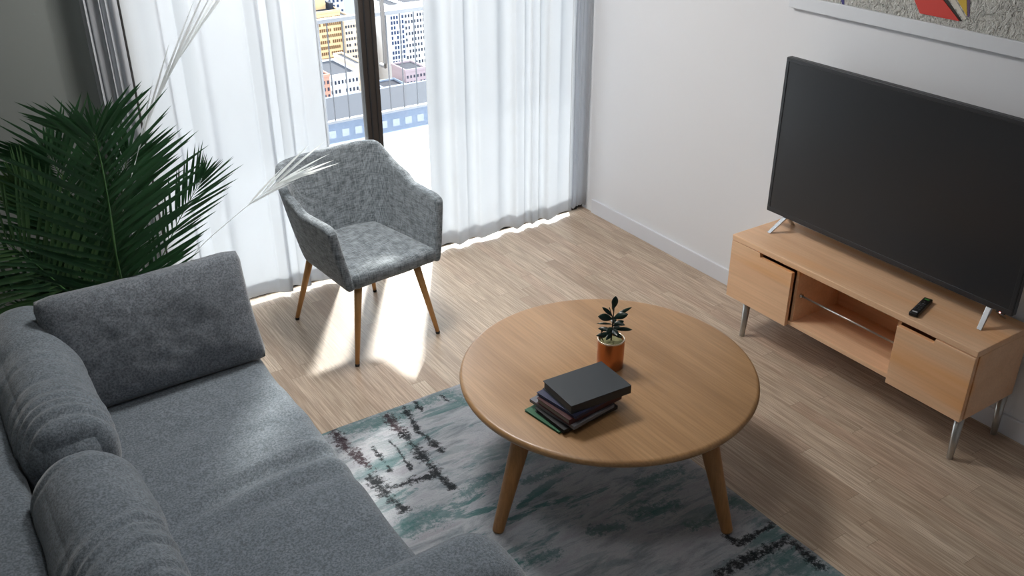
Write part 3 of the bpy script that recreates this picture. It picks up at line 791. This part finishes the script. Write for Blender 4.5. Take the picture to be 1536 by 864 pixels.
# ------------------------------------------------------------------ TV console
XF, XB, Y0, Y1, ZT, ZBt = 3.11, 3.46, 1.545, 2.816, .525, .205
cs = thing('tv_console', 'peach toned wooden TV console with two drawers and an open bay', 'cabinet', (3.285, 2.18, 0))
def cp(name, bm, m, smooth=False, b=.002):
    xform(bm, T(*(-cs.location))); o = obj(name, bm, m, cs, smooth)
    return bev(o, b) if b else o
bm = bmesh.new()
box(bm, XF + .022, XB, Y0, Y0 + .02, ZBt, ZT - .028); box(bm, XF + .022, XB, Y1 - .02, Y1, ZBt, ZT - .028)
box(bm, XF + .022, XB, Y0 + .02, Y1 - .02, ZBt, ZBt + .02); box(bm, XB - .012, XB, Y0 + .02, Y1 - .02, ZBt + .02, ZT - .028)
box(bm, XF + .03, XB - .012, 2.425, 2.441, ZBt + .02, ZT - .028); box(bm, XF + .03, XB - .012, 1.892, 1.908, ZBt + .02, ZT - .028)
cp('body', bm, M['peach'], b=.0015)
cp('top', bx(XF, XB, Y0, Y1, ZT - .028, ZT), M['peach'], b=.003)
zt_, zb_ = ZT - .030, ZBt - .004
cp('drawer', prism([(2.443, zb_), (2.815, zb_), (2.815, zt_), (2.640, zt_), (2.634, zt_ - .021), (2.443, zt_ - .021)], 'x', XF, XF + .020), M['peach'], b=.002)
cp('drawer', prism([(1.548, zb_), (1.890, zb_), (1.890, zt_ - .021), (1.725, zt_ - .021), (1.719, zt_), (1.548, zt_)], 'x', XF - .004, XF + .018), M['peach'], b=.002)
rod = cp('rod', tb([(3.17, 2.426, .352), (3.17, 1.907, .352)], .0045, 10), M['steel'], True, 0)
bm = tb([(3.17, 2.427, .352), (3.17, 2.415, .352)], .010, 14); xform(bm, T(*(-cs.location))); obj('rod_bracket', bm, M['chrome'], rod, True)
bm = tb([(3.17, 1.918, .352), (3.17, 1.906, .352)], .010, 14); xform(bm, T(*(-cs.location))); obj('rod_bracket', bm, M['chrome'], rod, True)
for x, y, sx, sy in ((3.157, 2.715, -.006, .004), (3.150, 1.570, -.006, -.004), (3.435, 1.567, .006, -.004), (3.435, 2.715, .006, .004)):
    cp('leg', tb([(x + sx, y + sy, 0), (x + sx, y + sy, .003), (x, y, ZBt)], [.0115, .0125, .019], 18), M['steel'], True, 0)

# ------------------------------------------------------------------ television
tv = thing('television', 'large black flat screen television standing on the wooden console', 'television', (3.33, 2.185, ZT))
def tp_(name, bm, m, b=0, smooth=False, par=None):
    xform(bm, T(*(-tv.location))); o = obj(name, bm, m, par or tv, smooth)
    return bev(o, b) if b else o
TX, TY0, TY1, TZ0, TZ1 = 3.31, 1.560, 2.806, .604, 1.340
bm = bmesh.new()
box(bm, TX + .004, TX + .034, TY0, TY1, TZ0, TZ1)
pan = tp_('panel', bm, M['tvblack'], .004)
bm = bmesh.new(); bw = .018
box(bm, TX, TX + .006, TY0 + .002, TY1 - .002, TZ1 - bw, TZ1 - .002); box(bm, TX, TX + .006, TY0 + .002, TY1 - .002, TZ0 + .002, TZ0 + bw + .006)
box(bm, TX, TX + .006, TY0 + .002, TY0 + bw, TZ0 + bw + .006, TZ1 - bw); box(bm, TX, TX + .006, TY1 - bw, TY1 - .002, TZ0 + bw + .006, TZ1 - bw)
tp_('bezel', bm, M['tvblack'], .0015)
tp_('screen', bx(TX + .0025, TX + .0045, TY0 + bw, TY1 - bw, TZ0 + bw + .006, TZ1 - bw), M['screen'])
tp_('back_housing', bx(TX + .034, TX + .075, TY0 + .18, TY1 - .18, TZ0 + .06, TZ0 + .42), M['tvblack'], .012)
for yc, toe in ((2.700, .03), (1.655, -.012)):
    s = .014
    bm = bmesh.new()
    # an inverted V of flat bar: front and rear blades
    for x1 in (3.262, 3.425):
        a = Vector((TX + .018, yc - toe * .2, TZ0 + .004)); c = Vector((x1, yc + toe, ZT + .001))
        dx = .008
        vs = [(a.x - dx, a.y - s * .8, a.z), (a.x + dx, a.y - s * .8, a.z), (a.x + dx, a.y + s * .8, a.z), (a.x - dx, a.y + s * .8, a.z),
              (c.x - dx * .6, c.y - s * .7, c.z), (c.x + dx * .9, c.y - s * .7, c.z), (c.x + dx * .9, c.y + s * .7, c.z), (c.x - dx * .6, c.y + s * .7, c.z)]
        V = [bm.verts.new(v) for v in vs]
        for q in ((0, 1, 2, 3), (4, 5, 6, 7), (0, 1, 5, 4), (1, 2, 6, 5), (2, 3, 7, 6), (3, 0, 4, 7)): bm.faces.new([V[i] for i in q])
    tp_('stand', bm, M['chrome'], .0015)
tp_('sensor', bx(TX + .004, TX + .02, 1.590, 1.625, TZ0 - .006, TZ0 + .002), M['tvblack'], .001)
t = NT('standby_red'); t.set(Base_Color=rgb(240, 120, 110)); t.b.inputs['Emission Color'].default_value = (1, .25, .2, 1); t.b.inputs['Emission Strength'].default_value = 3
tp_('standby_light', bx(TX + .001, TX + .006, 1.606, 1.610, TZ0 - .004, TZ0 - .0005), t.m)

# ------------------------------------------------------------------ remote
rc = thing('remote_control', 'slim black remote control lying on the wooden console top', 'remote', (3.213, 1.871, ZT + .0005), math.radians(24))
bm = soft(.084, .0185, .009, .006, (16, 8, 4)); o = obj('body', bm, M['black'], rc, True, loc=(0, 0, .009))
for i in range(5):
    for j in (-1, 0, 1):
        if i == 4 and j: continue
        obj('button', lathe([(0, .0195), (.003, .0195), (.0036, .0185), (.0036, .017), (0, .017)], 12, (-.040 + i * .019, j * .0095, 0)), M['button'], rc, True)
obj('button', bx(.058, .068, -.009, .009, .017, .0192), M['green'], rc)['label'] = 'green button'
obj('print', bx(-.072, -.064, -.010, .010, .0178, .0184), M['whitepr'], rc)
rc.rotation_euler = (0, 0, math.radians(15))

# ------------------------------------------------------------------ picture
pc = thing('framed_picture', 'white framed grey relief picture with a red shape on the right wall', 'picture', (WX, 2.1, 1.512))
def pq(name, bm, m, b=0, smooth=False):
    xform(bm, T(*(-pc.location))); o = obj(name, bm, m, pc, smooth)
    return bev(o, b) if b else o
PY0, PY1, PZ0, PZ1, fw = 1.02, 2.955, 1.513, 2.45, .058
bm = bmesh.new()
for a in ((PY0, PY1, PZ0, PZ0 + fw), (PY0, PY1, PZ1 - fw, PZ1), (PY0, PY0 + fw, PZ0 + fw, PZ1 - fw), (PY1 - fw, PY1, PZ0 + fw, PZ1 - fw)):
    box(bm, WX - .030, WX - .001, *a)
pq('frame', bm, M['frame'], .003)
t = NT('relief_canvas'); v = t.coord((1, 1, 1))
n1 = t.noise(v, 26, 3, .6, 1.2); n2 = t.noise(t.coord((1, 3, 1), loc=(3, 1, 2)), 60, 2, .6, 1.6)
hgt = t.math('ADD', t.math('MULTIPLY', t.ramp(n1, [(.42, 0.0), (.56, 1.0)]), .55), t.math('MULTIPLY', n2, .55))
t.set(Base_Color=t.ramp(n2, [(.34, rgb(104, 104, 98)), (.42, rgb(206, 205, 198)), (.7, rgb(226, 225, 220))]), Roughness=.9, Normal=t.bump(hgt, .9, .02)); M['relief'] = t.m
pq('canvas', bx(WX - .020, WX - .004, PY0 + fw, PY1 - fw, PZ0 + fw, PZ1 - fw), M['relief'])
def patch(name, pts, m, x=.0215): pq(name, prism(pts, 'x', WX - x, WX - .019), m, .0005)
patch('red_shape', [(2.331, 1.644), (2.296, 1.598), (2.120, 1.598), (2.207, 1.664), (2.30, 1.735), (2.36, 1.70)], plain('paint_red', rgb(206, 62, 52), .6), .024)
patch('dark_line', [(2.295, 1.731), (2.207, 1.664), (2.120, 1.598), (2.110, 1.599), (2.190, 1.668), (2.285, 1.740)], plain('paint_dark', rgb(50, 44, 40), .7))
patch('white_line', [(2.270, 1.735), (2.182, 1.668), (2.104, 1.604), (2.096, 1.612), (2.157, 1.672), (2.25, 1.742)], plain('paint_white', rgb(206, 200, 190), .7))
patch('yellow_shape', [(2.24, 1.745), (2.152, 1.675), (2.096, 1.620), (2.112, 1.679), (2.13, 1.76)], plain('paint_yellow', rgb(202, 168, 58), .6))
patch('purple_line', [(2.110, 1.679), (2.093, 1.618), (2.086, 1.622), (2.098, 1.681), (2.11, 1.75), (2.122, 1.75)], plain('paint_purple', rgb(96, 70, 104), .6))
patch('blue_line', [(2.690, 1.60), (2.674, 1.571), (2.662, 1.571), (2.668, 1.60), (2.68, 1.66), (2.70, 1.66)], plain('paint_blue', rgb(66, 62, 120), .6))

# ------------------------------------------------------------------ palm
PX, PY = .53, 3.96
pl = thing('potted_palm', 'tall dark green feathery palm behind the far end of the sofa', 'plant', (PX, PY, 0))
OFF = Vector((-PX, -PY, 0))
obj('pot', lathe([(0, 0), (.12, 0), (.125, .01), (.165, .30), (.172, .305), (.172, .33), (.155, .33), (.15, .28), (0, .28)], 48), M['pot'], pl, True)
obj('soil', lathe([(0, .292), (.08, .29), (.150, .283)], 32), M['soil'], pl, True)
def frond(pts, nrm, L, n, mat=None, rmat=None, open_=1.0, start=.22, w=.022, droop=.12, name='frond', seed=0, rr=.006, fwd=.75, tipfan=True, label=None):
    rnd = random.Random(seed)
    cur = [p + OFF for p in catmull(pts, 40)]; nrm = Vector(nrm).normalized()
    bm = bmesh.new()
    for k in range(n):
        t = start + (1 - start) * (k / (n - 1)) ** .93
        i = min(int(t * 40), 39); p = cur[i].lerp(cur[i + 1], t * 40 - i); tg = (cur[min(i + 2, 40)] - cur[max(i - 1, 0)]).normalized()
        s = tg.cross(nrm).normalized()
        q = (t - start) / (1 - start)
        ln = L * (.55 + .75 * math.sin(PI * min(1, .18 + q * .72))) * .8
        if q > .72: ln *= 1 - 1.5 * (q - .72)
        for sg in (1, -1):
            out = open_ * (1 - .55 * q ** 3)
            d = s * sg * out * (1 + rnd.uniform(-.12, .12)) + tg * (fwd + .35 * q * q + rnd.uniform(-.08, .08)) + nrm * rnd.uniform(.02, .3)
            blade(bm, p, d, nrm + s * sg * .35 + Vector((rnd.uniform(-.2, .2), rnd.uniform(-.2, .2), .1)), ln * rnd.uniform(.86, 1.08), w * (.75 + .5 * math.sin(PI * min(1, q + .15))), 6, droop * rnd.uniform(.3, 1.4), .3, peak=.40)
    if tipfan:
        blade(bm, cur[-1], (cur[-1] - cur[-3]), nrm, L * .38, w * .8, 6, droop * .3, .3)
    o = obj(name, bm, mat or M['palm'], pl, True)
    if label: o['label'] = label
    rb = tb(cur, [rr * (1 - .75 * i / 40) for i in range(41)], 8)
    obj('rachis', rb, rmat or M['rach'], o, True)
    return o
# the tall frond facing the room, its tip fanned out
frond([(.53, 3.96, .26), (0.536, 3.667, 0.509), (0.542, 3.667, 0.624), (0.544, 3.667, 0.808), (0.558, 3.667, 1.001), (0.562, 3.667, 1.174), (0.564, 3.667, 1.261)], (-.12, -1, .25), .44, 27, seed=1, start=.16, fwd=.56, w=.0165, droop=.02)
frond([(.53, 3.98, .26), (.56, 3.80, .70), (.568, 3.72, 1.05), (.566, 3.70, 1.20), (.562, 3.70, 1.262)], (-.1, -1, .2), .27, 8, seed=2, start=.86, fwd=.55, w=.017, droop=.0)
# right, against the curtain
frond([(.55, 3.97, .26), (.64, 4.0, .36), (.74, 4.0, .50), (.87, 4.0, .70), (.96, 4.0, .82), (1.01, 4.0, .89)], (-.2, -1, .1), .27, 22, seed=3, start=.30, fwd=1.0, w=.0105, open_=.55, rr=.004, droop=.02)
frond([(.54, 4.02, .28), (.60, 4.10, .52), (.66, 4.12, .74), (.71, 4.12, .92), (.75, 4.12, 1.02)], (-.3, -1, .15), .36, 22, seed=4, start=.25, w=.016, fwd=.8, open_=.8, droop=.03)
# left side
frond([(.53, 3.96, .26), (0.466, 3.850, 0.475), (0.424, 3.850, 0.641), (0.393, 3.850, 0.827), (0.362, 3.850, 0.992)], (.05, -1, .3), .40, 24, seed=5, start=.2, w=.016, fwd=.55, droop=.02)
frond([(.51, 3.94, .28), (0.422, 3.790, 0.484), (0.330, 3.790, 0.639), (0.247, 3.790, 0.783), (0.154, 3.790, 0.906)], (.1, -1, .4), .42, 24, mat=M['palm2'], seed=6, start=.2, w=.015, fwd=.6, droop=.03)
frond([(.50, 3.98, .28), (.42, 3.98, .64), (.36, 3.98, .84), (.31, 3.98, .96), (.28, 3.98, 1.02)], (.2, -1, .1), .22, 20, seed=7, start=.3, w=.013, fwd=1.1, open_=.7, mat=M['palm2'], droop=.0)
frond([(.50, 3.90, .28), (.40, 3.80, .42), (.28, 3.76, .54), (.12, 3.74, .66), (-.02, 3.74, .74)], (.1, -.9, .6), .36, 22, seed=8, start=.22, w=.016, fwd=.75, droop=.04)
frond([(.50, 3.90, .28), (.40, 3.80, .36), (.27, 3.76, .44), (.10, 3.74, .50)], (.1, -.8, .8), .28, 20, seed=15, start=.25, w=.016, fwd=.9, open_=.7, droop=.05)
# rear, filling the dark middle
frond([(.52, 4.02, .28), (.50, 4.10, .70), (.47, 4.14, .95), (.44, 4.16, 1.06)], (.05, -1, .1), .36, 26, seed=9, start=.2, w=.022, droop=.02)
frond([(.53, 3.97, .28), (.53, 3.98, .52), (.52, 3.98, .72), (.50, 3.98, .88)], (.0, -1, .3), .40, 24, seed=10, start=.2, w=.019, fwd=.7, droop=.03)
frond([(.52, 3.94, .28), (.49, 3.88, .44), (.45, 3.86, .58), (.40, 3.85, .70)], (.1, -1, .4), .38, 22, seed=11, start=.2, w=.019, fwd=.7, droop=.03)
# the two sunlit fronds, their overexposure put into the pale leaf colour
frond([(.56, 4.00, .28), (.64, 4.0, .75), (.75, 4.0, 1.02), (.83, 4.0, 1.18), (.97, 4.0, 1.38), (1.21, 4.0, 1.64)], (-.4, -1, .1), .50, 7, mat=M['pale'], rmat=M['pale'], open_=.035, start=.42, w=.008, droop=.0, seed=20, rr=.0022, fwd=1.0, label='pale frond, sun glare in its colour, with closed leaflets')
frond([(.58, 3.94, .28), (.70, 3.95, .36), (.84, 3.95, .48), (.93, 3.95, .58), (1.09, 3.95, .68), (1.27, 3.94, .785), (1.33, 3.93, .81)], (-.15, -.8, .6), .32, 6, mat=M['pale'], rmat=M['pale'], open_=.16, start=.74, w=.010, droop=.10, seed=21, rr=.0026, fwd=1.0, label='pale frond, sun glare in its colour, opening at its tip')

# ------------------------------------------------------------------ light
def fill_emitter(label, x, y, power, r):  # added emitters, out of view, filling in where window light falls short
    fillo = thing('fill_light', label, 'emitter', (x, y, CH))
    t = NT('fill_diffuser'); t.set(Base_Color=rgb(240, 240, 240)); t.b.inputs['Emission Color'].default_value = (1, .97, .93, 1); t.b.inputs['Emission Strength'].default_value = power
    obj('diffuser', lathe([(0, -.075), (r - .04, -.07), (r - .025, -.06)], 48), t.m, fillo, True)
    obj('housing', lathe([(0, 0), (r, 0), (r, -.055), (r - .02, -.062), (r - .025, -.055), (0, -.05)], 48), M['trim'], fillo, True)
fill_emitter('added unseen round white fill lamp above the armchair', 1.70, 3.65, 12, .37)
fill_emitter('smaller added unseen round white fill lamp above the sofa', .80, 1.9, 3.2, .30)
W = bpy.data.worlds.new('sky'); bpy.context.scene.world = W; W.use_nodes = True
bg = W.node_tree.nodes['Background']; bg.inputs[0].default_value = (.86, .93, 1.0, 1); bg.inputs[1].default_value = 1.6
sl = bpy.data.lights.new('sun', 'SUN'); so = bpy.data.objects.new('sun', sl); link(so)
sl.energy = 3.0; sl.angle = math.radians(4); sl.color = (1, .95, .88)
sd = Vector((-.66, -1.0, -.82)).normalized(); so.rotation_euler = sd.to_track_quat('-Z', 'Y').to_euler(); so.location = (4, 9, 6)

sc = bpy.context.scene
sc.view_settings.view_transform = 'Standard'; sc.view_settings.look = 'None'; sc.view_settings.gamma = 1; sc.view_settings.use_curve_mapping = False
sc.view_settings.exposure = 1.84
sc.cycles.max_bounces = 10; sc.cycles.diffuse_bounces = 6; sc.cycles.transparent_max_bounces = 16
sc.cycles.use_denoising = True
sc.cycles.sample_clamp_indirect = 6
